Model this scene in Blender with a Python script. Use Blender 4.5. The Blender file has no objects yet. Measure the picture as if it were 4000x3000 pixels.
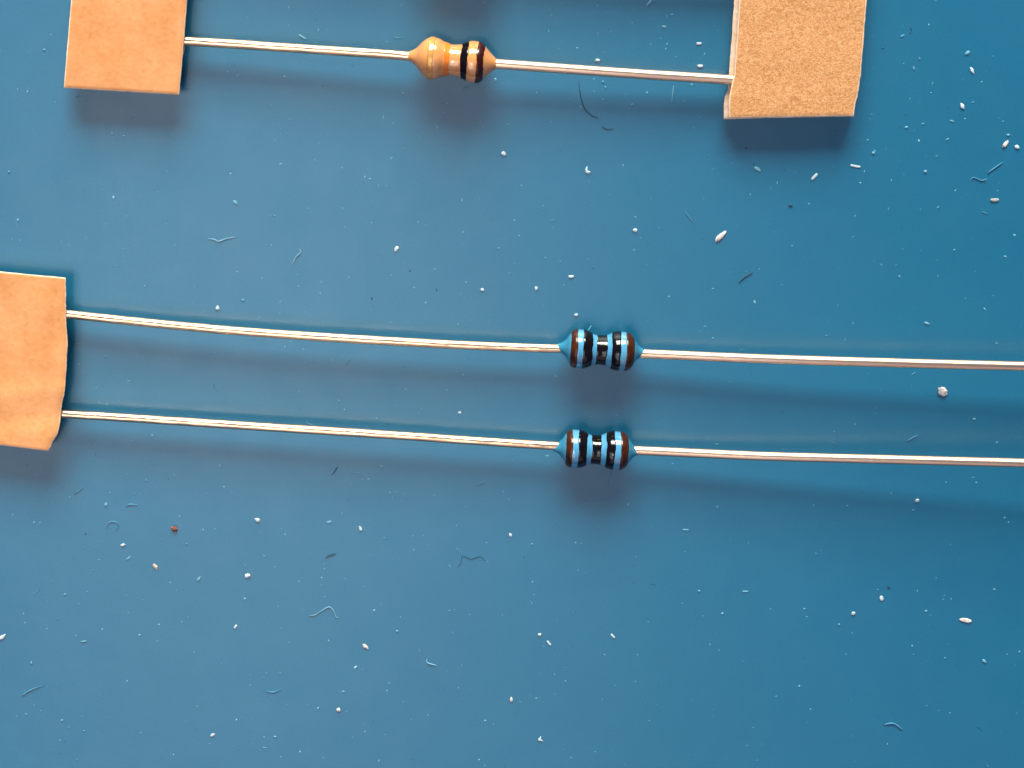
import bpy, bmesh, math, random
from mathutils import Vector, Matrix, noise

rnd = random.Random(7)
PI = math.pi
scene = bpy.context.scene
scene.unit_settings.system = 'METRIC'
scene.unit_settings.scale_length = 0.01          # one unit is one centimetre
COL = scene.collection

# ------------------------------------------------------------------ camera
H = 7.5                     # lens height above the mat, cm
S = 5.12 / 4000.0           # the view is 5.12 cm wide on the mat
cam_d = bpy.data.cameras.new('camera')
cam = bpy.data.objects.new('camera', cam_d)
COL.objects.link(cam)
TILT = math.radians(15)      # the phone leans: it hangs over the far edge and looks slightly back
D = H / math.cos(TILT)
cam.location = (0, H * math.tan(TILT), H)
cam.rotation_euler = (-TILT, 0, 0)
cam_d.sensor_fit = 'HORIZONTAL'
cam_d.sensor_width = 36
cam_d.lens = 36 * D / 5.12
cam_d.clip_start = 0.05
cam_d.clip_end = 500
scene.camera = cam

# ------------------------------------------------------------------ room light
world = bpy.data.worlds.new('World')
scene.world = world
world.use_nodes = True
bg = world.node_tree.nodes['Background']
bg.inputs['Color'].default_value = (0.36, 0.50, 1.30, 1)
bg.inputs['Strength'].default_value = 0.13

scene.view_settings.view_transform = 'Standard'
scene.view_settings.look = 'None'
scene.view_settings.exposure = 0.0
scene.view_settings.gamma = 1.0


def aim(o, target):
    d = Vector(target) - o.location
    o.rotation_euler = d.to_track_quat('-Z', 'Y').to_euler()


def area(name, loc, target, sx, sy, power, color):
    d = bpy.data.lights.new(name, 'AREA')
    d.shape = 'RECTANGLE'
    d.size, d.size_y = sx, sy
    d.energy = power
    d.color = color
    o = bpy.data.objects.new(name, d)
    COL.objects.link(o)
    o.location = loc
    aim(o, target)
    return o


# tall window light beyond the top of the picture: long soft shadows towards the bottom
area('window_light', (-2, 65, 27), (0, 0, 0), 46, 26, 172000, (0.96, 0.95, 0.83))
# weak pinkish bounce from the room on the near side
area('room_bounce', (6, -52, 40), (0, 0, 0), 60, 40, 4600, (1.0, 0.70, 0.62))
# bright ceiling, panel cut short on the right in place of the phone: mirrored as a sheen in the rubber mat
area('ceiling_light', (-16.0, -21, 60), (-16.0, -21, 0), 34, 52, 16300, (0.86, 0.90, 0.88))
# small lamp overhead: second row of glints; cone edge stands in for the phone's shadow
sd = bpy.data.lights.new('overhead_lamp', 'SPOT')
sd.energy = 11000
sd.color = (1.0, 0.82, 0.64)
sd.shadow_soft_size = 2.8
so = bpy.data.objects.new('overhead_lamp', sd)
COL.objects.link(so)
LAMP = Vector((-7, -8, 54))
so.location = LAMP
AIM = Vector((-15.0, -1.0, 0))
aim(so, AIM)
ax = (AIM - LAMP).normalized()
c_out = ax.dot((Vector((1.3, 0, 0)) - LAMP).normalized())     # cone edge, set where the unmodelled phone would block the light
c_in = ax.dot((Vector((0.3, 0, 0)) - LAMP).normalized())     # where the light is full
sd.spot_size = 2 * math.acos(c_out)
sd.spot_blend = (c_in - c_out) / (1 - c_out)

# ------------------------------------------------------------------ helpers
def P(px, py, h=0.0):
    """a point of the 4000 x 3000 layout at height h"""
    d = Vector(((px - 2000) * S, (1500 - py) * S, -D))
    d.rotate(Matrix.Rotation(-TILT, 3, 'X'))
    k = (H - h) / -d.z
    return Vector((d.x * k, H * math.tan(TILT) + d.y * k, h))


def link_mesh(name, bm, mats, parent=None, smooth=True):
    me = bpy.data.meshes.new(name)
    bmesh.ops.recalc_face_normals(bm, faces=bm.faces)
    bm.to_mesh(me)
    bm.free()
    for m in (mats if isinstance(mats, (list, tuple)) else [mats]):
        me.materials.append(m)
    if smooth:
        me.polygons.foreach_set('use_smooth', [True] * len(me.polygons))
    o = bpy.data.objects.new(name, me)
    COL.objects.link(o)
    if parent:
        o.parent = parent
    return o


def tag(o, label=None, cat=None, group=None, kind=None):
    for k, v in (('label', label), ('category', cat), ('group', group), ('kind', kind)):
        if v:
            o[k] = v
    return o


def empty(name, loc, rz=0.0):
    o = bpy.data.objects.new(name, None)
    o.empty_display_size = 0.1
    COL.objects.link(o)
    o.location = loc
    o.rotation_euler = (0, 0, rz)
    return o


def copy_tree(o, parent=None):
    c = o.copy()
    COL.objects.link(c)
    c.parent = parent
    for ch in list(o.children):
        copy_tree(ch, c)
    return c


# ------------------------------------------------------------------ materials
class NT:
    def __init__(self, name):
        self.m = bpy.data.materials.new(name)
        self.m.use_nodes = True
        self.t = self.m.node_tree
        self.b = self.t.nodes['Principled BSDF']

    def n(self, typ, **kw):
        nd = self.t.nodes.new(typ)
        for k, v in kw.items():
            if k in nd.inputs.keys():
                nd.inputs[k].default_value = v
            else:
                setattr(nd, k, v)
        return nd

    def l(self, a, b):
        self.t.links.new(a, b)

    def ramp(self, src, stops):
        r = self.n('ShaderNodeValToRGB')
        e = r.color_ramp.elements
        while len(e) < len(stops):
            e.new(0.5)
        for el, (p, c) in zip(e, stops):
            el.position = p
            el.color = (*c, 1) if len(c) == 3 else c
        self.l(src, r.inputs['Fac'])
        return r.outputs['Color']

    def coords(self, scale=(1, 1, 1), rot=(0, 0, 0)):
        tc = self.n('ShaderNodeTexCoord')
        mp = self.n('ShaderNodeMapping')
        mp.inputs['Scale'].default_value = scale
        mp.inputs['Rotation'].default_value = rot
        self.l(tc.outputs['Object'], mp.inputs['Vector'])
        return mp.outputs['Vector']

    def noise(self, vec, scale, detail=4, rough=0.55, dist=0.0):
        nn = self.n('ShaderNodeTexNoise')
        nn.inputs['Scale'].default_value = scale
        nn.inputs['Detail'].default_value = detail
        nn.inputs['Roughness'].default_value = rough
        nn.inputs['Distortion'].default_value = dist
        self.l(vec, nn.inputs['Vector'])
        return nn.outputs['Fac']

    def mix(self, fac, a, b, mode='MIX'):
        mx = self.n('ShaderNodeMix', data_type='RGBA', blend_type=mode)
        for sock, v in ((mx.inputs[0], fac), (mx.inputs[6], a), (mx.inputs[7], b)):
            if isinstance(v, bpy.types.NodeSocket):
                self.l(v, sock)
            elif isinstance(v, (tuple, list)):
                sock.default_value = (*v, 1)
            else:
                sock.default_value = v
        return mx.outputs[2]

    def bump(self, src, strength, dist, prev=None):
        b = self.n('ShaderNodeBump')
        b.inputs['Strength'].default_value = strength
        b.inputs['Distance'].default_value = dist
        self.l(src, b.inputs['Height'])
        if prev is not None:
            self.l(prev, b.inputs['Normal'])
        return b.outputs['Normal']

    def out(self, **kw):
        for k, v in kw.items():
            s = self.b.inputs[k.replace('_', ' ')]
            if isinstance(v, bpy.types.NodeSocket):
                self.l(v, s)
            elif isinstance(v, (tuple, list)):
                s.default_value = (*v, 1)
            else:
                s.default_value = v
        return self.m


def mat_rubber():
    t = NT('blue_rubber')
    v = t.coords()
    big = t.noise(v, 0.9, 3)
    mid = t.noise(v, 9, 4)
    fine = t.noise(v, 140, 3, 0.6)
    c = t.ramp(big, [(0.3, (0.00162, 0.10152, 0.19295)), (0.7, (0.00324, 0.11167, 0.20862))])
    c = t.mix(0.10, c, t.ramp(mid, [(0.35, (0.00081, 0.09729, 0.18601)), (0.65, (0.00648, 0.13198, 0.23816))]))
    c = t.mix(0.27, c, t.ramp(fine, [(0.3, (0.00000, 0.07191, 0.15475)), (0.7, (0.01215, 0.16497, 0.29991))]))
    # worn-in pale motes far too small to model
    vo = t.n('ShaderNodeTexVoronoi')
    vo.inputs['Scale'].default_value = 17
    t.l(v, vo.inputs['Vector'])
    mote = t.ramp(vo.outputs['Distance'], [(0.035, (1, 1, 1)), (0.085, (0, 0, 0))])
    sel = t.ramp(t.noise(v, 5, 2), [(0.52, (0, 0, 0)), (0.62, (0.3, 0.3, 0.3))])
    f = t.mix(1.0, mote, sel, 'MULTIPLY')
    c = t.mix(f, c, (0.12, 0.34, 0.5))
    vo2 = t.n('ShaderNodeTexVoronoi')
    vo2.inputs['Scale'].default_value = 8
    t.l(v, vo2.inputs['Vector'])
    f2 = t.mix(1.0, t.ramp(vo2.outputs['Distance'], [(0.02, (1, 1, 1)), (0.05, (0, 0, 0))]),
               t.ramp(t.noise(v, 3.1, 2), [(0.5, (0, 0, 0)), (0.6, (0.5, 0.5, 0.5))]), 'MULTIPLY')
    c = t.mix(f2, c, (0.006, 0.05, 0.1))
    rough = t.ramp(t.noise(v, 4, 5, 0.7), [(0.3, (0.37, 0.37, 0.37)), (0.7, (0.42, 0.42, 0.42))])
    nrm = t.bump(fine, 0.10, 0.004)
    nrm = t.bump(mid, 0.05, 0.02, nrm)
    return t.out(Base_Color=c, Roughness=rough, Normal=nrm, Specular_IOR_Level=0.62)


def mat_kraft(name, fibre, tint=1.0):
    t = NT(name)
    v = t.coords()
    base = (0.60 * tint, 0.266 * tint, 0.104 * tint)
    lite = (0.67 * tint, 0.310 * tint, 0.138 * tint)
    dark = (0.54 * tint, 0.208 * tint, 0.070 * tint)
    big = t.noise(v, 6, 5, 0.6)
    c = t.ramp(big, [(0.32, dark if not fibre else base), (0.5, base), (0.68, lite)])
    if fibre:
        base, lite = (0.56, 0.258, 0.102), (0.61, 0.29, 0.122)
        c = t.ramp(big, [(0.32, (0.48, 0.225, 0.085)), (0.5, base), (0.68, lite)])
        fa = t.noise(v, 34, 5, 0.66, 2.0)
        fb = t.noise(v, 60, 3, 0.55, 2.6)
        c = t.mix(0.75, c, t.ramp(fa, [(0.38, (0.33, 0.130, 0.035)), (0.5, base), (0.60, (0.66, 0.36, 0.17))]))
        c = t.mix(0.45, c, t.ramp(fb, [(0.36, (0.36, 0.15, 0.042)), (0.5, base), (0.62, (0.70, 0.41, 0.21))]))
        nrm = t.bump(fa, 0.4, 0.006)
        nrm = t.bump(fb, 0.3, 0.006, nrm)
    else:
        fa = t.noise(t.coords((1, 1.5, 1), (0, 0, 0.9)), 40, 3, 0.6)
        sp = t.noise(v, 26, 3, 0.5)
        c = t.mix(0.30, c, t.ramp(fa, [(0.35, dark), (0.65, lite)]))
        c = t.mix(t.ramp(sp, [(0.60, (0, 0, 0)), (0.72, (0.37, 0.37, 0.37))]), c, (0.42, 0.185, 0.045))
        nrm = t.bump(fa, 0.2, 0.003)
    return t.out(Base_Color=c, Roughness=0.85, Normal=nrm, Specular_IOR_Level=0.2)


def mat_cut_edge():
    t = NT('cut_paper_edge')
    v = t.coords()
    n1 = t.noise(v, 35, 4)
    c = t.ramp(n1, [(0.3, (0.62, 0.40, 0.26)), (0.6, (0.74, 0.54, 0.40)), (0.8, (0.8, 0.62, 0.5))])
    return t.out(Base_Color=c, Roughness=0.9, Specular_IOR_Level=0.2, Normal=t.bump(n1, 0.3, 0.005))


def mat_wire(name, rough, worn, lo, hi):
    t = NT(name)
    v = t.coords((1, 1, 1))
    vs = t.coords((0.12, 1.6, 1.6))
    n1 = t.noise(vs, 40, 3, 0.5)
    n2 = t.noise(v, 9, 3, 0.5)
    c = t.ramp(n1, [(0.3, lo), (0.7, hi)])
    nrm = t.bump(n1, 0.18 if worn else 0.05, 0.006)
    if worn:
        nrm = t.bump(n2, 0.35, 0.016, nrm)
        nrm = t.bump(t.noise(t.coords((0.5, 2, 2)), 18, 2, 0.5), 0.20, 0.010, nrm)
    return t.out(Base_Color=c, Metallic=1.0, Roughness=rough, Normal=nrm)


def mat_enamel(name, col, col2, rough=0.2, bumpy=0.12, spec=0.5, coat=0.0, sss=0.0, metal=0.0, thin=None):
    t = NT(name)
    v = t.coords()
    n1 = t.noise(v, 22, 4, 0.6)
    n2 = t.noise(v, 60, 2, 0.5)
    c = t.ramp(n1, [(0.35, col), (0.7, col2)])
    if thin:
        sx = t.n('ShaderNodeSeparateXYZ')
        t.l(v, sx.inputs[0])
        ab = t.n('ShaderNodeMath', operation='ABSOLUTE')
        t.l(sx.outputs[0], ab.inputs[0])
        c = t.mix(t.ramp(ab.outputs[0], [(0.145, (0, 0, 0)), (0.170, (1, 1, 1))]), c, thin)
    nrm = t.bump(n1, bumpy, 0.01)
    nrm = t.bump(n2, bumpy * 0.5, 0.004, nrm)
    kw = dict(Base_Color=c, Roughness=rough, Normal=nrm, Specular_IOR_Level=spec, Metallic=metal)
    if coat:
        kw['Coat_Weight'] = coat
        kw['Coat_Roughness'] = 0.05
    if sss:
        kw['Subsurface_Weight'] = sss
        kw['Subsurface_Scale'] = 0.03
    return t.out(**kw)


def mat_crumb(name, a, b, rough=0.7):
    t = NT(name)
    n1 = t.noise(t.coords(), 45, 3)
    return t.out(Base_Color=t.ramp(n1, [(0.35, a), (0.65, b)]), Roughness=rough,
                 Normal=t.bump(n1, 0.3, 0.006))


M_MAT = mat_rubber()
M_KRAFT = mat_kraft('smooth_kraft_paper', False)
M_BOARD = mat_kraft('fibrous_kraft_board', True)
M_EDGE = mat_cut_edge()
M_WIRE_WORN = mat_wire('tinned_wire_worn', 0.28, True, (0.76, 0.50, 0.31), (0.88, 0.63, 0.42))
M_WIRE = mat_wire('tinned_wire', 0.32, False, (0.83, 0.57, 0.39), (0.91, 0.65, 0.47))
M_TAN = mat_enamel('tan_epoxy', (0.57, 0.228, 0.072), (0.63, 0.268, 0.094), 0.13, 0.10, coat=1.0)
M_BLUE = mat_enamel('light_blue_epoxy', (0.055, 0.225, 0.38), (0.09, 0.29, 0.47), 0.13, 0.16, coat=0.8, thin=(0.030, 0.180, 0.290))
M_BLACK = mat_enamel('black_paint', (0.003, 0.0022, 0.003), (0.006, 0.004, 0.004), 0.12, 0.14, spec=0.4)
M_BROWN = mat_enamel('brown_paint', (0.028, 0.0065, 0.0015), (0.060, 0.0155, 0.003), 0.22, 0.16, spec=0.35)
M_DARKBROWN = mat_enamel('dark_brown_paint', (0.026, 0.003, 0.0015), (0.042, 0.006, 0.003), 0.22, 0.14)
M_ORANGE = mat_enamel('orange_paint', (0.62, 0.145, 0.018), (0.70, 0.19, 0.03), 0.2, 0.1)
M_GOLD = mat_enamel('gold_paint', (0.58, 0.27, 0.075), (0.66, 0.33, 0.10), 0.26, 0.25, metal=0.35)
M_WHITE = mat_crumb('white_crumb', (0.38, 0.46, 0.50), (0.55, 0.62, 0.65))
M_PALE = mat_crumb('pale_dust', (0.09, 0.26, 0.36), (0.17, 0.36, 0.46))
M_FAINT = mat_crumb('faint_dust', (0.030, 0.170, 0.295), (0.065, 0.23, 0.36))
M_PINK = mat_crumb('pinkish_crumb', (0.50, 0.41, 0.38), (0.72, 0.67, 0.65))
M_GREY = mat_crumb('grey_flake', (0.20, 0.20, 0.22), (0.62, 0.56, 0.52))
M_RUST = mat_crumb('brown_crumb', (0.06, 0.014, 0.006), (0.25, 0.09, 0.05))
M_DARK = mat_crumb('dark_fibre', (0.003, 0.040, 0.085), (0.008, 0.08, 0.15))
M_TANC = mat_crumb('tan_crumb', (0.40, 0.27, 0.20), (0.78, 0.68, 0.6))

# ------------------------------------------------------------------ the mat
bm = bmesh.new()
bmesh.ops.create_grid(bm, x_segments=24, y_segments=24, size=14)
r0 = bmesh.ops.extrude_face_region(bm, geom=bm.faces[:])
for e in r0['geom']:
    if isinstance(e, bmesh.types.BMVert):
        e.co.z -= 0.2
mat = link_mesh('mat', bm, M_MAT, smooth=False)
tag(mat, kind='structure')


# ------------------------------------------------------------------ paper cards
def lerp_poly(pts, t):
    """pts: list of (x, y) by arc length, t in 0..1"""
    ds = [0]
    for a, b in zip(pts, pts[1:]):
        ds.append(ds[-1] + math.hypot(b[0] - a[0], b[1] - a[1]))
    d = t * ds[-1]
    for i in range(len(pts) - 1):
        if d <= ds[i + 1] or i == len(pts) - 2:
            f = (d - ds[i]) / max(1e-9, ds[i + 1] - ds[i])
            return (pts[i][0] + (pts[i + 1][0] - pts[i][0]) * f,
                    pts[i][1] + (pts[i + 1][1] - pts[i][1]) * f)


def sheet(name, left, right, zfun, thick, mats, parent, seed, rim=(4, 4), nv=70, jit=1.3, origin=None,
          bow=0.0, drop=0.003):
    """a thick sheet between two boundary curves given from top to bottom; the bottom edge may bow"""
    def params(n, total, r):
        e = r / total
        return [0.0, e] + [e + (1 - 2 * e) * i / (n - 1) for i in range(1, n - 1)] + [1 - e, 1.0]
    width = abs(right[0][0] - left[0][0])
    height = abs(left[-1][1] - left[0][1])
    us = params(26, width, rim[0])
    vs = params(nv, height, rim[1])
    bm = bmesh.new()
    top, bot = [], []
    for j, v in enumerate(vs):
        L, R = lerp_poly(left, v), lerp_poly(right, v)
        rt, rb = [], []
        for i, u in enumerate(us):
            x = L[0] + (R[0] - L[0]) * u
            y = L[1] + (R[1] - L[1]) * u
            edge = (i in (0, len(us) - 1)), (j in (0, len(vs) - 1))
            q = noise.noise(Vector((x * 0.045, y * 0.045, seed))) + 0.7 * noise.noise(Vector((x * 0.16, y * 0.16, seed + 9)))
            if i in (0, len(us) - 1):
                x += q * jit
            if j in (0, len(vs) - 1):
                y += q * jit
            z = zfun(x, y)
            onrim = edge[0] or edge[1]
            p = P(x, y, z - (drop if onrim else 0))
            b = P(x, y, z - thick)
            if origin is not None:
                p = p - origin
                b = b - origin
            rt.append(bm.verts.new(p))
            rb.append(bm.verts.new(b))
        top.append(rt)
        bot.append(rb)
    nu, nvv = len(us), len(vs)
    for j in range(nvv - 1):
        for i in range(nu - 1):
            f = bm.faces.new((top[j][i], top[j + 1][i], top[j + 1][i + 1], top[j][i + 1]))
            if i in (0, nu - 2) or j in (0, nvv - 2):
                f.material_index = 1
            bm.faces.new((bot[j][i], bot[j][i + 1], bot[j + 1][i + 1], bot[j + 1][i]))
    ring_t = [top[0][i] for i in range(nu)] + [top[j][-1] for j in range(1, nvv)] + \
             [top[-1][i] for i in range(nu - 2, -1, -1)] + [top[j][0] for j in range(nvv - 2, 0, -1)]
    ring_b = [bot[0][i] for i in range(nu)] + [bot[j][-1] for j in range(1, nvv)] + \
             [bot[-1][i] for i in range(nu - 2, -1, -1)] + [bot[j][0] for j in range(nvv - 2, 0, -1)]
    n = len(ring_t)
    for k in range(n):
        f = bm.faces.new((ring_t[k], ring_t[(k + 1) % n], ring_b[(k + 1) % n], ring_b[k]))
        f.material_index = 1
    return link_mesh(name, bm, mats, parent)


ZUL, ZUR = 0.078, 0.074

# upper left card
o0 = P(490, 150)
card = empty('paper_tape', o0)
tag(card, 'smooth brown kraft paper tape holding the left lead of the tan resistor', 'paper tape',
    'kraft paper tapes holding the resistor leads')
wob = lambda x, y, s: 0.004 * noise.noise(Vector((x * 0.006, y * 0.006, s)))
sheet('paper_strip', [(320, -520), (278, 0), (249, 344)], [(770, -520), (731, 0), (716, 200), (700, 371)],
      lambda x, y: ZUL + 0.030 + wob(x, y, 1), 0.022, [M_KRAFT, M_EDGE], card, 1.0, origin=o0, jit=1.0)
sheet('backing_strip', [(322, -520), (281, 0), (254, 338)], [(774, -520), (733, 0), (721, 130), (724, 170), (722, 195), (712, 222), (699, 362)],
      lambda x, y: ZUL + 0.004 + wob(x, y, 1), 0.030, [M_EDGE, M_EDGE], card, 2.0, origin=o0, jit=1.6)

# upper right card: thicker board, backing shows along the left side
o0 = P(3110, 200)
card = empty('paper_tape', o0)
tag(card, 'fibrous kraft board tape with pale torn left edge at the tan resistor', 'paper tape',
    'kraft paper tapes holding the resistor leads')
sheet('paper_strip', [(2925, -520), (2888, 0), (2868, 290), (2848, 375), (2847, 463)],
      [(3420, -520), (3386, 0), (3362, 300), (3348, 385), (3341, 405), (3335, 455)],
      lambda x, y: ZUR + 0.034 + wob(x, y, 5), 0.026, [M_BOARD, M_EDGE], card, 3.0, rim=(5, 7), origin=o0, jit=2.2)
sheet('backing_strip', [(2905, -520), (2868, 0), (2848, 285), (2842, 350), (2829, 380), (2827, 466)],
      [(3418, -520), (3383, 0), (3359, 300), (3333, 452)],
      lambda x, y: ZUR - 0.012 + wob(x, y, 5), 0.030, [M_EDGE, M_EDGE], card, 4.0, rim=(5, 5), origin=o0, jit=1.8)


# lower left card: bends, its bottom end curls up
def z_bl(x, y):
    t = (y - 1060) / 700.0
    z = 0.108 + 0.010 * t + 0.034 * max(0, t - 0.55)
    ridge = (y - 1520 - 0.10 * (250 - x))
    z += 0.0035 * math.exp(-(ridge / 34.0) ** 2)
    z -= 0.004 * math.exp(-((ridge - 95) / 40.0) ** 2)
    z += 0.0035 * math.exp(-((ridge - 170) / 45.0) ** 2)
    return z + wob(x, y, 8) * 1.2


o0 = P(40, 1400)
card = empty('paper_tape', o0)
tag(card, 'wrinkled kraft paper tape with ragged curled corner holding both blue resistors', 'paper tape',
    'kraft paper tapes holding the resistor leads')
RB = [(257, 1085), (258, 1160), (258, 1240), (263, 1310), (265, 1345), (262, 1400), (257, 1500), (250, 1545),
      (241, 1590), (237, 1620), (234, 1660), (226, 1695), (208, 1722), (200, 1742), (188, 1762)]
sheet('paper_strip', [(-420, 1020), (-420, 1690)], RB, z_bl, 0.020, [M_KRAFT, M_EDGE], card, 6.0,
      origin=o0, jit=1.8, nv=90)
sheet('backing_strip', [(-424, 1024), (-424, 1684)], [(x - 5, y - 2 + 4 * (y < 1200)) for x, y in RB],
      lambda x, y: z_bl(x, y) - 0.026, 0.026, [M_EDGE, M_EDGE], card, 7.0, origin=o0, jit=2.4, nv=90)


# ------------------------------------------------------------------ resistors
def catmull(pts, n):
    out = []
    q = [pts[0] + (pts[0] - pts[1])] + pts + [pts[-1] + (pts[-1] - pts[-2])]
    for i in range(1, len(q) - 2):
        for k in range(n):
            t = k / n
            a, b, c, d = q[i - 1], q[i], q[i + 1], q[i + 2]
            out.append(0.5 * (2 * b + (c - a) * t + (2 * a - 5 * b + 4 * c - d) * t * t + (3 * b - a - 3 * c + d) * t ** 3))
    out.append(pts[-1].copy())
    return out


def tube(pts, rad, sides=18, taper_end=0.0, seed=0.0, lump=0.0):
    bm = bmesh.new()
    rings = []
    n = len(pts)
    for i, p in enumerate(pts):
        d = (pts[min(i + 1, n - 1)] - pts[max(i - 1, 0)]).normalized()
        side = d.cross(Vector((0, 0, 1)))
        if side.length < 1e-4:
            side = Vector((0, 1, 0))
        side.normalize()
        up = side.cross(d).normalized()
        r = rad if not callable(rad) else rad(i / (n - 1))
        ring = []
        for k in range(sides):
            a = 2 * PI * k / sides
            rr = r * (1 + lump * noise.noise(Vector((p.x * 9, p.y * 9, seed + math.cos(a) * 0.8))))
            ring.append(bm.verts.new(p + side * (math.cos(a) * rr) + up * (math.sin(a) * rr)))
        rings.append(ring)
    for a, b in zip(rings, rings[1:]):
        for k in range(sides):
            bm.faces.new((a[k], a[(k + 1) % sides], b[(k + 1) % sides], b[k]))
    bm.faces.new(rings[0])
    bm.faces.new(rings[-1][::-1])
    return bm


def prof_fun(pts):
    """smooth radius by position along the body, both in layout pixels"""
    def f(s):
        if s <= pts[0][0]:
            return pts[0][1]
        if s >= pts[-1][0]:
            return pts[-1][1]
        for i in range(len(pts) - 1):
            if s <= pts[i + 1][0]:
                x0, y0 = pts[i]
                x1, y1 = pts[i + 1]
                m0 = (y1 - (pts[i - 1][1] if i else y0)) / (x1 - (pts[i - 1][0] if i else x0))
                m1 = ((pts[i + 2][1] if i + 2 < len(pts) else y1) - y0) / ((pts[i + 2][0] if i + 2 < len(pts) else x1) - x0)
                h = x1 - x0
                t = (s - x0) / h
                return ((2 * t ** 3 - 3 * t * t + 1) * y0 + (t ** 3 - 2 * t * t + t) * h * m0 +
                        (-2 * t ** 3 + 3 * t * t) * y1 + (t ** 3 - t * t) * h * m1)
    return f


def surf(prof, seed):
    """point on the lumpy body surface; local x along the axis, centimetres"""
    def q(s, a, lift=0.0):
        r = prof(s)
        k = 1 + 0.016 * noise.noise(Vector((s * 0.022, math.cos(a) * 0.9 + seed, math.sin(a) * 0.9)))
        r = (r * k + lift) * S
        return Vector((s * S, math.cos(a) * r, math.sin(a) * r))
    return q


def body_mesh(prof, q, s0, s1, n=110, sides=56):
    bm = bmesh.new()
    rings = []
    for i in range(n + 1):
        s = s0 + (s1 - s0) * i / n
        rings.append([bm.verts.new(q(s, 2 * PI * k / sides)) for k in range(sides)])
    for a, b in zip(rings, rings[1:]):
        for k in range(sides):
            bm.faces.new((a[k], a[(k + 1) % sides], b[(k + 1) % sides], b[k]))
    bm.faces.new(rings[0])
    bm.faces.new(rings[-1][::-1])
    return bm


def band_mesh(q, s0, s1, seed, lift=1.5, wave=2.6, sides=72, lean=0.0):
    bm = bmesh.new()
    rows = [[] for _ in range(9)]
    for k in range(sides):
        a = 2 * PI * k / sides
        w0 = wave * (noise.noise(Vector((math.cos(a) * 1.6, math.sin(a) * 1.6, seed))) +
                     0.5 * noise.noise(Vector((math.cos(a) * 5, math.sin(a) * 5, seed + 3))))
        w1 = wave * (noise.noise(Vector((math.cos(a) * 1.6, math.sin(a) * 1.6, seed + 7))) +
                     0.5 * noise.noise(Vector((math.cos(a) * 5, math.sin(a) * 5, seed + 11))))
        e0, e1 = s0 + w0 + lean * math.cos(a), s1 + w1 + lean * math.cos(a)
        for j in range(9):
            t = (0, 0.05, 0.18, 0.34, 0.5, 0.66, 0.82, 0.95, 1)[j]
            lf = -0.7 if j in (0, 8) else lift * (0.75 if j in (1, 7) else 1.0)
            rows[j].append(bm.verts.new(q(e0 + (e1 - e0) * t, a, lf)))
    for j in range(8):
        for k in range(sides):
            k2 = (k + 1) % sides
            bm.faces.new((rows[j][k], rows[j][k2], rows[j + 1][k2], rows[j + 1][k]))
    return bm


def resistor(name, label, group, cx, cy, ang, prof_pts, bands, bodymat, lead_l, lead_r, wire_l, wire_r, seed, axis_h=0.0975):
    c = P(cx, cy, axis_h)
    e = P(cx + 100 * math.cos(math.radians(ang)), cy + 100 * math.sin(math.radians(ang)), axis_h) - c
    rz = math.atan2(e.y, e.x)
    root = empty(name, (c.x, c.y, 0), rz)
    tag(root, label, 'resistor', group)
    inv = (Matrix.Translation((c.x, c.y, 0)) @ Matrix.Rotation(rz, 4, 'Z')).inverted()
    kk = (H - axis_h) / H
    pts = [(s * kk, r * kk) for s, r in prof_pts]
    prof = prof_fun(pts)
    q = surf(prof, seed)
    up = Vector((0, 0, axis_h))
    bm = body_mesh(prof, q, pts[0][0], pts[-1][0])
    bmesh.ops.translate(bm, vec=up, verts=bm.verts)
    link_mesh('body', bm, bodymat, root)
    for i, (a, b, m, lab, wv) in enumerate(bands):
        bm = band_mesh(q, a * kk, b * kk, seed * 3 + i * 1.7, wave=wv)
        bmesh.ops.translate(bm, vec=up, verts=bm.verts)
        o = link_mesh('colour_band', bm, m, root)
        o['label'] = lab
    for pl, m, dent, wr in ((lead_l, wire_l, 0.04, 17.0), (lead_r, wire_r, 0.012, 18.4)):
        w = [inv @ P(x, y, z) for x, y, z in pl]
        bm = tube(catmull(w, 26), wr * S, seed=seed, lump=dent)
        link_mesh('lead', bm, m, root)
    return root


Z = 0.0975
tan_prof = [(-172, 15), (-160, 17), (-147, 23), (-132, 34), (-119, 50), (-104, 65), (-88, 74), (-68, 76), (-50, 73.5),
            (-32, 64.5), (-12, 57.5), (10, 57), (26, 59), (40, 63), (54, 70), (68, 75), (90, 75.5), (108, 72), (118, 64),
            (130, 52), (146, 36), (158, 25), (168, 17), (174, 15)]
TG = 'tan resistors in the upper paper tapes'
tan = resistor('carbon_resistor', 'tan resistor with gold, orange, black and dark brown bands between the upper cards',
               TG, 1764, 234, 5.2, tan_prof,
               [(-88, -65, M_GOLD, 'gold band', 1.6), (-28, -7, M_ORANGE, 'orange band', 2.6),
                (35, 60, M_BLACK, 'black band', 4.0), (92, 121, M_DARKBROWN, 'dark brown band', 4.6)],
               M_TAN,
               [(560, 152, ZUL), (722, 160, ZUL), (1000, 178, 0.084), (1300, 198, 0.092), (1520, 213, Z), (1640, 223, Z)],
               [(1890, 246, Z), (2000, 254, Z), (2450, 286, 0.088), (2700, 302, 0.080), (2865, 312, ZUR + 0.004), (3060, 323, ZUR + 0.004)],
               M_WIRE_WORN, M_WIRE, 1.3)
# its neighbour on the same tapes, whose shadow falls into the top of the picture
t2 = copy_tree(tan)
t2.location.y += 385 * S
t2.location.x += 12 * S
t2['label'] = 'tan resistor beyond the top edge, only its soft shadow reaching in'

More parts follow.
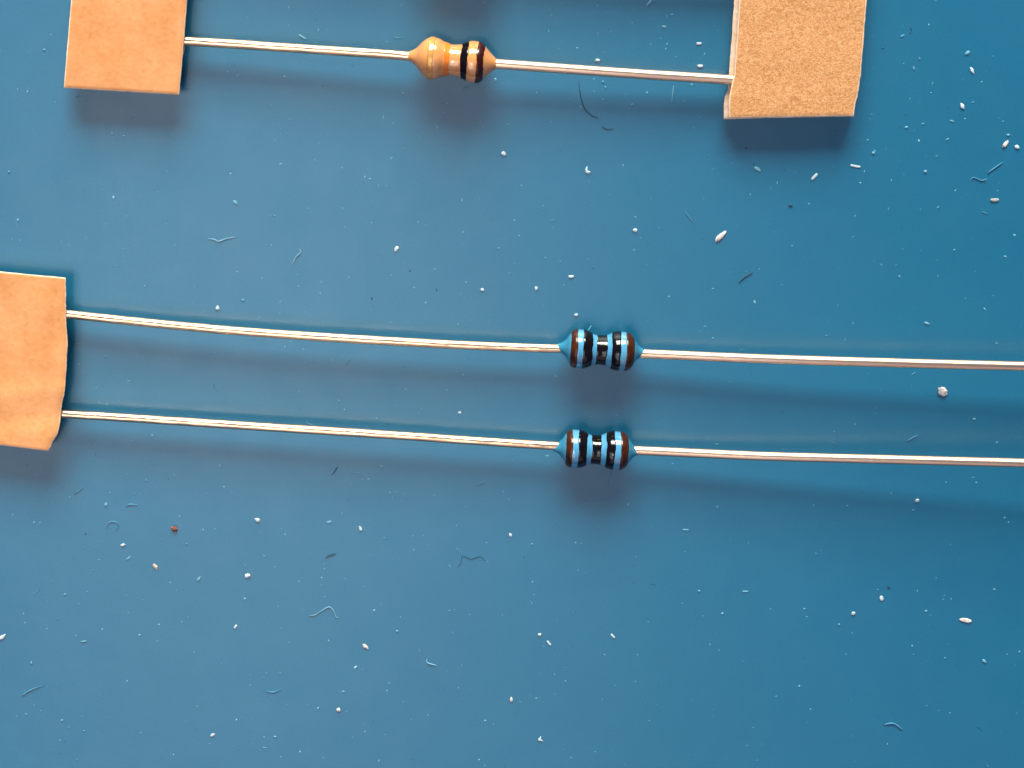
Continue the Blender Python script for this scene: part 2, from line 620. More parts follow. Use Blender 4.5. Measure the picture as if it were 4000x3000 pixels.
blue_prof = [(-170, 14), (-158, 18), (-146, 26), (-134, 39), (-123, 56), (-112, 69), (-99, 74.5), (-80, 75.5), (-58, 72.5),
             (-40, 65), (-22, 58), (-4, 56), (12, 57), (26, 62), (42, 70), (58, 75), (78, 76), (99, 74.5), (112, 69),
             (124, 57), (135, 41), (146, 27), (158, 18), (168, 14)]
blue_bands = [(-120, -93, M_BROWN, 'brown band', 2.6), (-72, -34, M_BLACK, 'black band', 4.2),
              (-19, 21, M_BLACK, 'black band', 3.2), (38, 73, M_BLACK, 'black band', 3.4),
              (93, 128, M_BROWN, 'brown band', 2.8)]
BG = 'light blue resistors side by side in the lower left tape'
resistor('film_resistor', 'blue resistor with black and brown bands nearer the tan resistor', BG, 2347, 1367, 3.4,
         blue_prof, blue_bands, M_BLUE,
         [(205, 1221, 0.082), (262, 1227, 0.082), (633, 1266, 0.086), (1000, 1298, 0.092), (1500, 1331, Z), (2000, 1356, Z), (2230, 1362, Z)],
         [(2470, 1378, Z), (2530, 1382, Z), (3000, 1402, 0.124), (3500, 1417, 0.142), (4000, 1430, 0.156), (4400, 1440, 0.166)],
         M_WIRE_WORN, M_WIRE, 4.1)
resistor('film_resistor', 'blue resistor with black and brown bands farther from the tan resistor, lint strand under it', BG,
         2328, 1756, 2.6, blue_prof, [(a - 1, b - 2, m, l, w) for a, b, m, l, w in blue_bands], M_BLUE,
         [(180, 1611, 0.084), (237, 1615, 0.085), (633, 1641, 0.089), (1000, 1665, 0.093), (1500, 1697, Z), (2000, 1731, Z), (2215, 1744, Z)],
         [(2450, 1757, Z), (2510, 1760, Z), (2750, 1771, 0.108), (3000, 1782, 0.124), (3500, 1795, 0.158), (4000, 1808, 0.192), (4400, 1818, 0.218)],
         M_WIRE_WORN, M_WIRE, 7.9)


# ------------------------------------------------------------------ crumbs and fibres one can tell apart
def crumb(px, py, ln, wd, ang, m, label, shape='grain', seed=None):
    seed = seed if seed is not None else px * 0.013 + py * 0.007
    bm = bmesh.new()
    bmesh.ops.create_icosphere(bm, subdivisions=3, radius=1.0)
    q = 0.78 if shape == 'grain' and m is M_PALE else 1.0
    a, b = ln * S * 0.42 * q, wd * S * 0.40 * q
    hz = min(a, b) * 0.42
    for v in bm.verts:
        p = v.co.copy()
        k = 1 + 0.46 * noise.noise(p * 1.5 + Vector((seed, 0, 0))) + 0.22 * noise.noise(p * 4 + Vector((0, seed, 0)))
        p = p * k
        if shape == 'rod':
            p.x = max(-1, min(1, p.x * 1.25))
            rr = math.hypot(p.y, p.z)
            if rr > 1e-6:
                f = min(1.0, 0.8 / rr) if abs(p.x) > 0.75 else 0.92 / max(rr, 0.45)
                p.y *= f
                p.z *= f
        elif shape == 'drop':
            f = 1 - 0.55 * max(0, p.x)
            p.y *= f
            p.z *= f
        elif shape == 'bean':
            p.y += 0.55 * p.x * abs(p.x)
        elif shape == 'flake':
            p.z *= 0.5
        elif shape == 'hook':
            p.y += 1.5 * p.x * p.x - 0.7
        v.co = Vector((p.x * a, p.y * b, max(-0.9, p.z) * hz + hz * 0.9))
    o = link_mesh('crumb', bm, m)
    o.location = P(px, py, 0)
    o.rotation_euler = (0, 0, math.radians(ang))
    return tag(o, label, 'crumb', 'crumbs lying on the blue mat')


CR = [
    (2814, 924, 58, 21, 38, M_PINK, 'largest bean shaped pinkish white crumb above the nearer blue resistor', 'bean'),
    (3680, 1527, 50, 38, -40, M_GREY, 'large grey flake between the two right hand leads of the blue resistors', 'flake'),
    (3772, 2422, 54, 22, -10, M_PINK, 'ragged pinkish white crumb on the empty lower right of the mat', 'flake'),
    (682, 2064, 26, 30, 70, M_RUST, 'dark brown crumb on the mat below the curled tape corner', 'grain'),
    (608, 2213, 34, 17, -62, M_TANC, 'tan seed shaped crumb a little below the dark brown crumb', 'drop'),
    (967, 2248, 26, 20, 30, M_WHITE, 'white chip right of the tan seed shaped crumb', 'grain'),
    (1429, 2525, 36, 17, -45, M_PINK, 'pinkish white wedge crumb below the hooked pale fibre', 'drop'),
    (1323, 2771, 22, 20, 80, M_PINK, 'round pinkish white crumb near the bottom edge, left of centre', 'drop'),
    (1997, 2731, 28, 13, 90, M_PINK, 'slender upright pinkish crumb near the bottom middle', 'drop'),
    (2112, 2887, 26, 14, -65, M_WHITE, 'white heart shaped crumb closest to the bottom edge', 'hook'),
    (3884, 781, 38, 16, 4, M_GREY, 'short pinkish grey rod near the right edge, right of the board tape', 'rod'),
    (3927, 563, 34, 18, 38, M_PINK, 'pinkish white bean crumb in the close trio at the right edge', 'bean'),
    (3972, 574, 24, 16, -25, M_WHITE, 'white crumb nearest the right edge in the close trio', 'grain'),
    (3938, 527, 18, 14, 0, M_PALE, 'small pale crumb topmost of the close trio at the right edge', 'grain'),
    (3798, 276, 32, 13, -58, M_WHITE, 'white pointed grain right of the board tape', 'drop'),
    (3760, 416, 28, 17, -60, M_WHITE, 'white drop shaped grain below the pointed grain', 'drop'),
    (3341, 649, 46, 11, -9, M_WHITE, 'longest white rod crumb below the board tape', 'rod'),
    (3181, 690, 36, 14, 48, M_WHITE, 'tilted white rod crumb below the board tape', 'rod'),
    (3778, 206, 22, 14, 40, M_PALE, 'pale smudge of lint above the pointed grain', 'flake'),
    (3615, 669, 17, 16, 0, M_PALE, 'round pale crumb right of the longest white rod', 'grain'),
    (3411, 597, 16, 15, 0, M_PALE, 'small pale crumb just above the longest white rod', 'grain'),
    (3540, 497, 18, 13, 10, M_PALE, 'small pale crumb off the lower right corner of the board tape', 'grain'),
    (2958, 660, 32, 14, -28, M_PALE, 'pale streaked crumb in the shadow below the board tape', 'flake'),
    (2481, 899, 20, 18, 0, M_WHITE, 'white round crumb above the nearer blue resistor, left of the bean crumb', 'grain'),
    (2231, 1080, 24, 14, 2, M_WHITE, 'little white rectangular crumb above the nearer blue resistor', 'rod'),
    (2094, 1126, 20, 13, 90, M_WHITE, 'small pale upright grain left of the rectangular crumb', 'grain'),
    (2250, 1230, 17, 15, 20, M_WHITE, 'small white crumb directly above the end of the nearer blue resistor', 'grain'),
    (2296, 667, 30, 15, -50, M_WHITE, 'white hook shaped crumb below the dark curved hair', 'hook'),
    (1967, 599, 22, 18, -15, M_WHITE, 'bright white speck below the tan resistor, left of the hook crumb', 'grain'),
    (2334, 235, 22, 13, 2, M_WHITE, 'white speck just above the right lead of the tan resistor', 'grain'),
    (2730, 170, 22, 12, 4, M_WHITE, 'upper one of two white specks left of the board tape', 'rod'),
    (2735, 258, 24, 14, 2, M_WHITE, 'lower one of two white specks left of the board tape', 'rod'),
    (2594, 104, 20, 10, -4, M_PALE, 'pale speck left of the upper of the two specks by the board tape', 'rod'),
    (2536, 10, 32, 10, 42, M_PALE, 'pale angled crumb at the top edge of the view', 'bean'),
    (1181, 144, 38, 9, -30, M_PALE, 'pale sliver above the left lead of the tan resistor', 'rod'),
    (1707, 495, 20, 9, -65, M_PALE, 'pale upright sliver in the shadow of the tan resistor', 'rod'),
    (1549, 971, 28, 15, 60, M_WHITE, 'white chipped crumb in the open middle above the nearer blue resistor', 'flake'),
    (1884, 1131, 15, 14, 0, M_WHITE, 'white round speck just above the left lead of the nearer blue resistor', 'grain'),
    (850, 1202, 22, 17, 80, M_WHITE, 'white drop crumb above the left lead near the wrinkled tape', 'drop'),
    (920, 791, 26, 12, -42, M_PALE, 'pale sliver above the V shaped fibre', 'drop'),
    (1007, 2031, 24, 18, -60, M_WHITE, 'white crumb left of the white oval grain', 'bean'),
    (1409, 2064, 24, 14, -70, M_WHITE, 'white oval grain below the leads of the farther blue resistor', 'grain'),
    (1287, 2038, 24, 12, 10, M_PALE, 'pale smudge just left of the white oval grain', 'flake'),
    (1796, 1611, 14, 13, 0, M_WHITE, 'small white speck between the left leads of the blue resistors', 'grain'),
    (1995, 2090, 18, 13, -60, M_WHITE, 'white grain below the shadow of the farther blue resistor', 'grain'),
    (481, 2128, 22, 14, 25, M_WHITE, 'white crumb left of the dark brown crumb', 'grain'),
    (414, 1970, 20, 14, 55, M_PALE, 'pale crumb right of the shadow of the wrinkled tape', 'flake'),
    (502, 2180, 26, 9, 38, M_PALE, 'pale sliver under the crumb left of the dark brown crumb', 'rod'),
    (11, 2487, 42, 17, 40, M_WHITE, 'white pointed crumb cut by the left edge', 'drop'),
    (123, 2589, 22, 12, 85, M_PALE, 'pale upright grain near the left edge', 'grain'),
    (778, 2260, 30, 12, 55, M_PALE, 'pale slanted sliver left of the white chip', 'drop'),
    (920, 2447, 22, 12, 58, M_WHITE, 'white slanted grain left of the hooked pale fibre', 'rod'),
    (957, 2338, 16, 14, 0, M_PALE, 'pale round speck below the white chip', 'grain'),
    (832, 2869, 24, 14, 30, M_WHITE, 'white drop grain near the bottom left', 'drop'),
    (1552, 2465, 17, 15, 0, M_PALE, 'pale round crumb right of the pinkish wedge crumb', 'grain'),
    (1075, 2877, 18, 15, -20, M_PALE, 'pale crumb near the bottom, right of the white drop grain', 'grain'),
    (2108, 2478, 16, 15, 0, M_WHITE, 'white round speck beside a short white rod, lower middle', 'grain'),
    (2145, 2512, 30, 11, -52, M_WHITE, 'short white rod beside the round speck, lower middle', 'rod'),
    (2394, 2484, 28, 11, -48, M_WHITE, 'lone short white rod in the lower middle', 'rod'),
    (2912, 2310, 28, 9, 2, M_PALE, 'pale dash lying level in the lower right half', 'rod'),
    (2822, 2396, 16, 14, 0, M_PALE, 'pale speck below the level dash', 'grain'),
    (2678, 2069, 28, 9, -4, M_PALE, 'pale level dash below the right lead of the farther blue resistor', 'rod'),
    (3583, 1954, 18, 18, 0, M_WHITE, 'bright round crumb in the lead shadow at the right', 'grain'),
    (3805, 1636, 18, 14, 0, M_PALE, 'pale speck above the farther right hand lead, right of the grey flake', 'grain'),
    (3443, 2336, 26, 18, -75, M_WHITE, 'white block crumb beside a black speck, lower right', 'flake'),
    (3333, 2395, 18, 19, 0, M_WHITE, 'white round crumb below left of the block crumb', 'grain'),
    (3277, 2439, 14, 14, 0, M_PALE, 'smaller round crumb below left of the white round crumb', 'grain'),
    (3617, 2386, 18, 12, 10, M_PALE, 'pale speck left of the ragged pinkish crumb', 'grain'),
    (3845, 2582, 24, 15, -42, M_PALE, 'pale drop crumb below the ragged pinkish crumb', 'drop'),
    (3621, 1263, 34, 11, -18, M_PALE, 'pale streak of lint above the nearer right hand lead', 'drop'),
    (3088, 801, 18, 13, 0, M_DARK, 'black speck right of the bean shaped crumb', 'grain'),
    (3471, 2293, 12, 17, 0, M_DARK, 'black speck beside the white block crumb', 'grain'),
]
for row in CR:
    crumb(*row)


def fibre(pts, wd, m, label, seed=0.0, z=None):
    r = wd * S * (0.25 if m is M_DARK else 0.26)
    c = P(*pts[0])
    w = [P(x, y, (r * 0.9 if z is None else z)) - c for x, y in pts]
    bm = tube(catmull(w, 8), lambda t: r * (0.3 + 0.7 * math.sin(PI * min(1, max(0, 0.1 + 0.8 * t)))), sides=8,
              seed=seed, lump=0.6)
    o = link_mesh('fibre', bm, m)
    o.location = c
    return tag(o, label, 'fibre', 'fibres lying on the blue mat')


FB = [
    ([(2260, 316), (2266, 362), (2280, 416), (2307, 448), (2336, 460)], 8, M_DARK, 'dark curved hair below the right lead of the tan resistor'),
    ([(2352, 492), (2368, 503), (2394, 503)], 8, M_DARK, 'short dark hair at the tail of the curved hair'),
    ([(2886, 1103), (2908, 1082), (2938, 1065)], 10, M_DARK, 'short dark slanted hair right of the nearer blue resistor'),
    ([(1296, 1856), (1308, 1840), (1320, 1822)], 9, M_DARK, 'dark slanted hair below the left lead of the farther blue resistor'),
    ([(1272, 2178), (1290, 2168), (1312, 2163)], 11, M_DARK, 'dark near level hair below the white oval grain'),
    ([(1787, 2216), (1802, 2196), (1806, 2172), (1840, 2184), (1874, 2174), (1896, 2192)], 6, M_DARK, 'thin dark wavy hair below the farther blue resistor'),
    ([(1142, 1033), (1157, 1003), (1175, 986), (1171, 971)], 8, M_PALE, 'pale hooked lint strand in the upper left half'),
    ([(814, 932), (838, 936), (854, 943), (882, 933), (918, 926)], 7, M_PALE, 'pale V shaped fibre above the left leads'),
    ([(1208, 2404), (1231, 2401), (1262, 2382), (1285, 2371), (1303, 2385), (1312, 2408), (1321, 2413)], 9, M_PALE, 'longest pale arched fibre in the lower left half'),
    ([(1667, 2573), (1668, 2587), (1684, 2594), (1706, 2599)], 9, M_PALE, 'pale L shaped fibre in the lower middle'),
    ([(1040, 2698), (1068, 2703), (1096, 2692)], 9, M_FAINT, 'faint curved fibre left of the round pinkish crumb'),
    ([(3790, 708), (3800, 694), (3820, 700), (3836, 706), (3853, 700), (3850, 712)], 8, M_FAINT, 'faint curled lint near the right edge, below the close trio'),
    ([(3858, 676), (3888, 654), (3916, 634)], 9, M_FAINT, 'faint straight strand above the curled lint at the right'),
    ([(2391, 1832), (2388, 1850), (2380, 1868), (2377, 1893)], 6, M_FAINT, 'thin lint strand coming out under the farther blue resistor'),
    ([(2673, 822), (2688, 844), (2708, 870)], 7, M_FAINT, 'faint straight fibre left of the bean shaped crumb'),
    ([(2631, 334), (2628, 362), (2624, 398)], 7, M_PALE, 'pale upright fibre below the right lead of the tan resistor'),
    ([(2296, 1292), (2304, 1281), (2309, 1272)], 8, M_PALE, 'short pale lint tuft on top of the nearer blue resistor'),
    ([(3540, 1724), (3562, 1712), (3584, 1700)], 9, M_FAINT, 'faint slanted strand just above the farther right hand lead'),
    ([(1860, 1896), (1880, 1888), (1896, 1884)], 9, M_FAINT, 'faint strand left of the shadow of the farther blue resistor'),
    ([(84, 2718), (118, 2696), (172, 2676)], 10, M_FAINT, 'faint long streak near the left edge'),
    ([(1370, 1846), (1400, 1848), (1418, 1858), (1418, 1872)], 7, M_FAINT, 'faint bent strand right of the dark slanted hair'),
    ([(3455, 2830), (3490, 2826), (3525, 2850)], 12, M_FAINT, 'faint bent smear near the bottom right'),
    ([(416, 2060), (424, 2042), (440, 2036), (456, 2042), (462, 2058), (452, 2070)], 8, M_FAINT, 'faint ring shaped mark left of the dark brown crumb'),
    ([(314, 2506), (326, 2505), (338, 2503)], 8, M_PALE, 'short pale curve of lint low on the left'),
    ([(490, 1977), (510, 1970), (536, 1972)], 8, M_FAINT, 'faint short strand above the dark brown crumb'),
    ([(290, 1928), (308, 1917), (324, 1903)], 8, M_FAINT, 'faint strand below the curled tape corner'),
]
for i, (pts, wd, m, lab) in enumerate(FB):
    fibre(pts, wd, m, lab, i * 1.9, 0.183 if 'tuft on top' in lab else None)

# ------------------------------------------------------------------ uncountable dust
DUST = [  # position, size, 0 pale 1 faint 2 dark 3 white
    (198, 136, 9, 0), (172, 195, 20, 1), (108, 359, 16, 0), (345, 400, 18, 0), (215, 398, 9, 1), (520, 460, 9, 0), (300, 488, 12, 1),
    (438, 520, 14, 0), (484, 531, 16, 0), (545, 518, 8, 1), (890, 280, 9, 0), (900, 678, 14, 0), (655, 668, 8, 1), (640, 700, 7, 2),
    (35, 672, 22, 1), (443, 773, 20, 0), (70, 860, 20, 0), (66, 878, 8, 1), (412, 875, 8, 1), (927, 1061, 13, 0), (949, 1173, 22, 1),
    (565, 1116, 11, 0), (485, 1020, 7, 1), (870, 992, 7, 2), (850, 945, 6, 1), (760, 1120, 7, 1), (685, 1200, 10, 1), (800, 1213, 10, 1),
    (303, 1342, 9, 0), (412, 1394, 13, 1), (535, 1390, 10, 1), (680, 1382, 9, 1), (838, 1377, 10, 1), (309, 1422, 10, 0), (338, 1466, 8, 2),
    (388, 1570, 10, 0), (418, 1579, 9, 0), (375, 1516, 12, 1), (347, 1733, 10, 1), (594, 1700, 12, 0), (625, 1688, 8, 2), (513, 1723, 14, 1),
    (345, 1833, 13, 1), (106, 1820, 16, 0), (133, 1873, 14, 0), (191, 1967, 9, 2), (213, 1972, 7, 2), (50, 2011, 12, 0), (134, 2040, 12, 0), (156, 2041, 11, 0),
    (572, 1877, 18, 1), (612, 1897, 10, 1), (660, 1870, 8, 2), (680, 1855, 8, 0), (429, 1924, 10, 0), (272, 1940, 11, 0), (525, 1929, 12, 1),
    (805, 1930, 12, 1), (828, 1934, 10, 1), (875, 1901, 13, 0), (905, 1925, 14, 1), (702, 2015, 8, 0), (793, 2070, 14, 0), (728, 2125, 16, 1), (388, 2188, 13, 1),
    (363, 2228, 14, 1), (335, 2085, 14, 2), (631, 2104, 10, 1), (255, 2322, 20, 1), (184, 2347, 10, 1), (340, 2312, 14, 1), (308, 2358, 10, 1), (226, 2422, 9, 2),
    (92, 2397, 12, 0), (97, 2433, 12, 0), (183, 2455, 9, 0), (297, 2483, 14, 0), (400, 2459, 14, 0), (620, 2440, 14, 0), (545, 2481, 16, 0), (614, 2504, 13, 1),
    (710, 2429, 8, 0), (665, 2275, 10, 0), (492, 2325, 9, 1), (758, 2548, 9, 0), (865, 2594, 14, 1), (496, 2661, 14, 0), (96, 2648, 8, 2), (102, 2789, 12, 0),
    (66, 2797, 9, 0), (160, 2777, 12, 1), (242, 2814, 22, 1), (320, 2798, 10, 1), (328, 2855, 18, 1), (268, 2841, 12, 1), (234, 2891, 12, 0), (253, 2900, 8, 2),
    (550, 2863, 14, 1), (767, 2853, 9, 2), (945, 2799, 10, 1), (924, 2812, 16, 0), (818, 2905, 8, 0), (678, 2948, 12, 0), (300, 2968, 14, 1), (770, 2758, 8, 0),
    (1095, 1530, 5, 1), (1168, 1530, 8, 0), (1324, 1563, 10, 0), (1171, 1596, 9, 2), (1345, 1600, 12, 0), (1471, 1633, 10, 0), (1516, 1655, 8, 2), (1586, 1520, 9, 0),
    (1745, 1522, 10, 0), (1637, 1613, 6, 0), (1490, 1820, 12, 0), (1441, 1871, 13, 0), (1416, 1870, 10, 0), (1523, 1923, 10, 0), (1547, 1921, 8, 0), (1533, 1943, 7, 0),
    (1696, 1936, 8, 0), (1362, 1952, 9, 2), (1966, 1920, 9, 0), (1990, 1950, 9, 0), (1934, 1832, 7, 2), (1335, 2005, 8, 0), (1114, 2087, 11, 0), (1100, 2064, 7, 0),
    (1500, 2103, 14, 1), (1655, 2093, 8, 0), (1617, 2147, 12, 0), (1783, 2052, 8, 0), (1900, 2120, 9, 0), (1757, 2210, 11, 0), (1905, 2193, 9, 0), (1860, 2208, 6, 2),
    (1032, 2173, 18, 1), (1073, 2214, 8, 0), (1267, 2221, 10, 0), (1162, 2050, 7, 1),
    (1256, 2256, 12, 0), (1168, 2271, 10, 0), (1348, 2260, 14, 1), (1255, 2284, 7, 0), (1269, 2330, 8, 0), (1423, 2292, 14, 1), (1462, 2384, 18, 0), (1564, 2410, 8, 0),
    (1284, 2502, 11, 0), (1129, 2510, 14, 1), (1099, 2453, 8, 0), (1755, 2385, 14, 1), (1776, 2381, 7, 0), (1834, 2400, 9, 0), (1962, 2402, 8, 0), (1768, 2470, 8, 0),
    (1638, 2541, 8, 0), (1389, 2607, 26, 0), (1418, 2614, 10, 1), (1805, 2600, 14, 1), (1812, 2594, 7, 2), (1094, 2626, 9, 0), (1040, 2627, 9, 0), (1030, 2645, 10, 1),
    (1520, 2670, 18, 1), (1512, 2698, 14, 0), (1340, 2702, 20, 1), (1354, 2778, 9, 1), (1242, 2766, 16, 0), (1202, 2753, 9, 1), (1791, 2686, 9, 0), (1122, 2751, 8, 1),
    (1576, 2742, 10, 1), (1671, 2793, 9, 0), (1697, 2715, 6, 1), (1895, 2815, 14, 0), (1928, 2829, 9, 0), (1606, 2811, 6, 0), (1425, 2857, 10, 0), (1376, 2878, 10, 1),
    (1032, 2879, 11, 0), (1172, 2936, 14, 0), (1097, 2956, 10, 0), (1262, 2959, 12, 1), (1480, 2972, 16, 0), (1456, 2889, 8, 1), (1872, 2967, 12, 0), (1893, 2990, 11, 0), (1972, 2993, 9, 2),
    (1235, 67, 9, 1), (1244, 117, 13, 0), (1127, 98, 8, 1), (1233, 77, 8, 2), (1234, 168, 8, 0), (1511, 162, 8, 0), (1376, 256, 10, 2), (1260, 336, 8, 2), (1110, 298, 14, 0),
    (1323, 438, 6, 1), (1574, 363, 14, 0), (1616, 392, 11, 1), (1497, 457, 18, 0), (1535, 480, 12, 0), (1267, 525, 8, 2), (1172, 549, 7, 2), (1096, 640, 14, 0), (1336, 655, 9, 0),
    (1230, 625, 10, 0), (1425, 691, 12, 0), (1445, 698, 11, 0), (1510, 727, 12, 1), (1935, 310, 18, 0), (1877, 474, 14, 0), (1984, 485, 11, 0), (1747, 403, 8, 0), (1737, 440, 9, 0), (1800, 117, 14, 1),
    (1805, 781, 14, 0), (1873, 775, 10, 1), (1890, 817, 10, 1), (1633, 867, 7, 0), (1663, 880, 9, 1), (1452, 869, 9, 0), (1430, 870, 6, 1), (1205, 813, 10, 1), (1072, 843, 16, 1), (1060, 956, 9, 0),
    (1947, 970, 16, 1), (1578, 1027, 9, 1), (1601, 1058, 13, 2), (1698, 1052, 14, 1), (1362, 1083, 8, 0), (1528, 1075, 8, 0), (1254, 1100, 8, 0), (1162, 1072, 9, 1), (1165, 1117, 8, 0), (1024, 1086, 8, 0),
    (1452, 1166, 14, 2), (1705, 1132, 15, 2), (1543, 1161, 6, 2), (1663, 1182, 13, 0), (1618, 1123, 9, 0), (1713, 1194, 7, 2), (1820, 1102, 12, 0), (1836, 1090, 8, 1), (1251, 1144, 9, 0), (1094, 1178, 8, 0),
    (1013, 1239, 10, 0), (1525, 1258, 8, 0), (1610, 1279, 10, 1), (1789, 1265, 12, 0), (1550, 1276, 7, 2), (1112, 1353, 9, 0), (1185, 1364, 11, 0), (1135, 1334, 9, 0), (1577, 1433, 10, 2), (1832, 1402, 9, 2), (1810, 1463, 11, 0),
    (2143, 120, 13, 0), (2160, 40, 9, 2), (2334, 22, 13, 1), (2155, 58, 8, 0), (2176, 84, 10, 1), (2254, 187, 12, 0), (2335, 130, 11, 1), (2385, 124, 10, 1), (2470, 88, 13, 1), (2605, 172, 12, 0), (2600, 190, 10, 0),
    (2542, 172, 8, 0), (2640, 223, 11, 1), (2580, 150, 10, 1), (2625, 58, 20, 1), (2805, 120, 10, 1), (2752, 212, 12, 1), (2183, 190, 10, 1), (2097, 362, 11, 0), (2320, 308, 11, 0), (2355, 320, 18, 1), (2365, 342, 16, 1),
    (2527, 362, 14, 0), (2320, 357, 10, 1), (2355, 390, 13, 1), (2470, 408, 18, 1), (2672, 396, 14, 1), (2702, 330, 14, 0), (2420, 430, 11, 1), (2266, 417, 10, 0), (2137, 428, 9, 1), (2225, 385, 9, 1), (2455, 441, 10, 1),
    (2370, 491, 10, 1), (2710, 497, 11, 1), (2153, 476, 8, 0), (2434, 646, 12, 0), (2302, 711, 10, 1), (2455, 725, 9, 1), (2037, 724, 11, 0), (2190, 565, 7, 1), (2915, 579, 12, 2), (2945, 640, 11, 2), (2770, 605, 8, 1), (2735, 458, 10, 1),
    (2122, 803, 9, 0), (2010, 860, 12, 0), (2028, 920, 10, 0), (2118, 835, 6, 1), (2482, 847, 12, 0), (2477, 976, 11, 0), (2503, 929, 11, 1), (2575, 890, 10, 1), (2490, 757, 10, 2), (2930, 759, 10, 0), (2130, 1006, 9, 0), (2008, 1030, 14, 1), (2296, 1012, 10, 1),
    (2202, 1113, 9, 0), (2122, 1195, 10, 1), (2613, 1158, 12, 0), (2785, 1128, 14, 1), (2915, 1060, 11, 1), (2966, 1051, 9, 0), (2948, 1181, 20, 0), (2893, 1101, 9, 0), (2753, 1275, 14, 1), (2735, 1295, 9, 1), (2785, 1322, 20, 1), (2740, 935, 7, 2), (2880, 880, 9, 1), (2530, 1255, 7, 1),
    (2170, 1468, 11, 0), (2850, 1492, 12, 1), (2145, 1313, 9, 1),
    (3095, 960, 12, 1), (3160, 796, 12, 0), (3340, 843, 9, 0), (3664, 811, 15, 1), (3595, 819, 10, 1), (3525, 973, 8, 1), (3728, 977, 16, 1), (3442, 1035, 16, 1), (3500, 1035, 9, 1), (3513, 1081, 18, 1), (3663, 1080, 11, 1), (3770, 1167, 10, 1), (3846, 1207, 16, 0), (3963, 919, 15, 0), (3926, 1002, 16, 0),
    (3332, 1263, 12, 1), (3228, 1311, 14, 1), (3300, 1328, 13, 1), (3892, 1342, 16, 1), (3333, 925, 9, 1), (3053, 1113, 9, 1), (3810, 1060, 8, 1), (3880, 1155, 8, 1), (3390, 1460, 10, 1),
    (3421, 1593, 12, 1), (3340, 1658, 14, 1), (3894, 1728, 14, 0), (3695, 1885, 13, 1), (3813, 1885, 13, 0), (3178, 1974, 13, 1), (3309, 1977, 14, 1), (3482, 1928, 12, 1), (3567, 1993, 16, 1), (3923, 2023, 13, 0), (3939, 2040, 13, 0), (3187, 2163, 13, 1), (3208, 2150, 9, 1), (3270, 1702, 9, 2), (3258, 2044, 8, 1), (3712, 2126, 7, 0), (3490, 2230, 9, 2), (3055, 1611, 9, 2),
    (2309, 1627, 8, 0), (2411, 1622, 7, 0), (2801, 1735, 13, 0), (2454, 1971, 13, 0), (2802, 1980, 13, 0), (2138, 1781, 13, 0), (2627, 1812, 14, 1), (2564, 1655, 9, 1), (2170, 2036, 10, 1), (2340, 2056, 7, 1), (2078, 2126, 20, 1), (2248, 2119, 11, 0), (2270, 2123, 9, 0), (2485, 2175, 11, 1), (2477, 2210, 9, 2), (2923, 2120, 14, 1), (2048, 2177, 11, 2), (2002, 2090, 8, 2), (2258, 2227, 12, 1), (2288, 2238, 8, 1), (2675, 2156, 10, 1), (2203, 1816, 8, 1),
    (2080, 2273, 13, 0), (2077, 2355, 9, 0), (2087, 2323, 8, 0), (2475, 2275, 12, 2), (2730, 2309, 20, 1), (2665, 2357, 12, 1), (2532, 2429, 12, 1), (2746, 2406, 7, 0), (2773, 2517, 13, 0), (2808, 2541, 13, 1), (2362, 2557, 11, 0), (2490, 2558, 11, 1), (2124, 2524, 9, 0), (2175, 2421, 9, 1), (2209, 2660, 11, 0), (2166, 2634, 9, 0), (2210, 2606, 7, 1), (2482, 2662, 12, 1), (2403, 2677, 9, 1), (2095, 2727, 12, 0), (2032, 2742, 7, 0), (2167, 2712, 10, 1), (2537, 2815, 8, 0), (2565, 2752, 9, 1), (2788, 2796, 10, 1), (2942, 2842, 8, 0), (2918, 2912, 8, 0), (2325, 2936, 8, 0), (2232, 2959, 10, 0), (2390, 2930, 7, 1), (2958, 2970, 10, 1), (2200, 2928, 7, 1), (2012, 2790, 9, 2), (2442, 2987, 8, 1),
    (3010, 2378, 9, 0), (3024, 2402, 7, 1), (3142, 2378, 13, 0), (3151, 2409, 11, 0), (3430, 2303, 14, 1), (3583, 2308, 11, 0), (3884, 2302, 14, 0), (3657, 2257, 10, 1), (3685, 2341, 12, 1), (3715, 2340, 13, 1), (3563, 2523, 13, 0), (3568, 2557, 10, 1), (3690, 2571, 16, 1), (3982, 2545, 13, 0), (3143, 2570, 10, 2), (3122, 2680, 14, 0), (3031, 2721, 13, 1), (3166, 2770, 12, 0), (3486, 2784, 8, 2), (3620, 2757, 8, 0), (3668, 2776, 11, 1), (3710, 2786, 16, 1), (3466, 2906, 12, 0), (3325, 2875, 9, 1), (3340, 2975, 8, 1), (3153, 2821, 8, 1), (3415, 2810, 8, 1), (3635, 2403, 9, 1),
    (3628, 97, 12, 0), (3525, 141, 20, 1), (3592, 230, 18, 1), (3570, 268, 22, 1), (3448, 188, 14, 2), (3835, 320, 10, 0), (3637, 362, 9, 0), (3554, 386, 8, 0), (3605, 484, 16, 1), (3572, 510, 9, 1), (3718, 473, 22, 1), (3770, 464, 9, 0), (3918, 474, 12, 1), (3590, 551, 16, 0), (3700, 545, 18, 1), (3658, 609, 9, 0), (3389, 547, 13, 0), (3482, 704, 10, 0), (3361, 714, 11, 0), (3732, 744, 11, 0), (3064, 665, 10, 2), (3353, 562, 9, 2), (3723, 620, 8, 2), (3012, 736, 10, 1), (3250, 648, 9, 1), (3800, 400, 14, 1), (3880, 220, 12, 1), (3530, 250, 10, 1), (3405, 447, 12, 1), (3397, 465, 9, 1), (3538, 448, 9, 2), (3517, 497, 8, 2), (3760, 312, 7, 1), (3906, 320, 6, 1),
]
bm = bmesh.new()


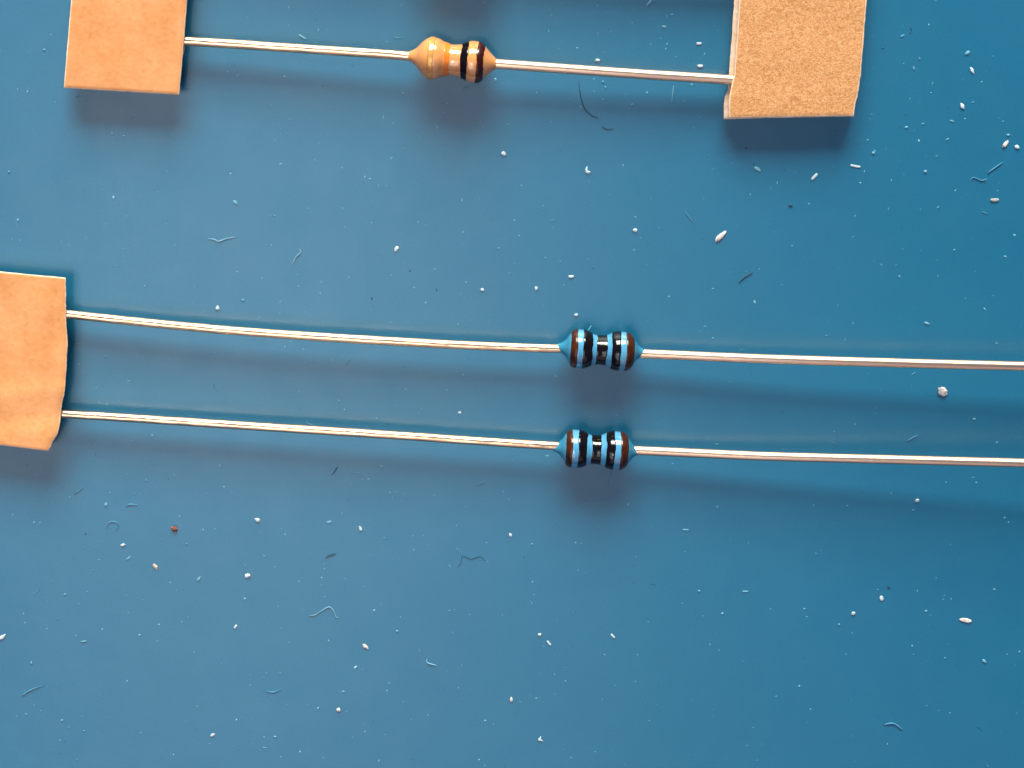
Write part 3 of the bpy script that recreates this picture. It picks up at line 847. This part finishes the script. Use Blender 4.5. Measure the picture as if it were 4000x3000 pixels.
def mote(px, py, ln, wd, ang, mi, hk=0.6):
    a, b = ln * S * 0.5, wd * S * 0.5
    hz = min(a, b) * hk
    ca, sa = math.cos(ang), math.sin(ang)
    c = P(px, py)
    n = 7
    ring = []
    for k in range(n):
        t = 2 * PI * k / n
        w = rnd.uniform(0.7, 1.15)
        x, y = math.cos(t) * a * w, math.sin(t) * b * w
        ring.append((x, y))
    lo = [bm.verts.new(c + Vector((x * ca - y * sa, x * sa + y * ca, 0.0004))) for x, y in ring]
    hi = [bm.verts.new(c + Vector(((x * ca - y * sa) * 0.6, (x * sa + y * ca) * 0.6, hz * 0.8))) for x, y in ring]
    tp = bm.verts.new(c + Vector((0, 0, hz)))
    for k in range(n):
        k2 = (k + 1) % n
        for f in (bm.faces.new((lo[k], lo[k2], hi[k2], hi[k])), bm.faces.new((hi[k], hi[k2], tp))):
            f.material_index = mi


for x, y, s, kind in DUST:
    el = rnd.uniform(1.0, 1.9)
    mote(x, y, s * el ** 0.5 * 0.70, s / el ** 0.5 * 0.58, rnd.uniform(0, PI), kind)
for i in range(550):                            # motes at the limit of what the picture resolves
    x, y = rnd.uniform(-200, 4200), rnd.uniform(-200, 3200)
    dens = 0.45 + 0.55 * (x < 2100 or rnd.random() < 0.5)
    if rnd.random() > dens:
        continue
    s = rnd.uniform(2.0, 5.0)
    kind = 2 if rnd.random() < 0.13 else (0 if rnd.random() < 0.12 else 1)
    el = rnd.choice((1.0, 1.2, 1.5, 3.0))
    mote(x, y, s * el, s, rnd.uniform(0, PI), kind, 0.4)
for i in range(36):                             # wisps of lint, hardly thicker than the picture resolves
    x, y = rnd.uniform(-100, 4100), rnd.uniform(-100, 3100)
    a, turn, ln = rnd.uniform(0, 2 * PI), rnd.uniform(-0.5, 0.5), rnd.uniform(9, 42)
    rad = rnd.uniform(0.8, 1.6) * S
    prev = None
    for k in range(7):
        c = P(x, y) + Vector((0, 0, rad * 0.8))
        nn = Vector((-math.sin(a), math.cos(a), 0))
        rr = rad * (0.4 if k in (0, 6) else rnd.uniform(0.8, 1.3))
        ring = [bm.verts.new(c + nn * rr - Vector((0, 0, rr * 0.5))), bm.verts.new(c + Vector((0, 0, rr))),
                bm.verts.new(c - nn * rr - Vector((0, 0, rr * 0.5)))]
        if prev:
            for q in range(3):
                f = bm.faces.new((prev[q], prev[(q + 1) % 3], ring[(q + 1) % 3], ring[q]))
                f.material_index = 1 if i % 9 else 2
        prev = ring
        x += math.cos(a) * ln / 6
        y -= math.sin(a) * ln / 6
        a += turn + rnd.uniform(-0.25, 0.25)
dust = link_mesh('dust', bm, [M_PALE, M_FAINT, M_DARK, M_WHITE], smooth=False)
tag(dust, 'fine pale and dark dust specks sprinkled all over the blue mat', 'dust', kind='stuff')
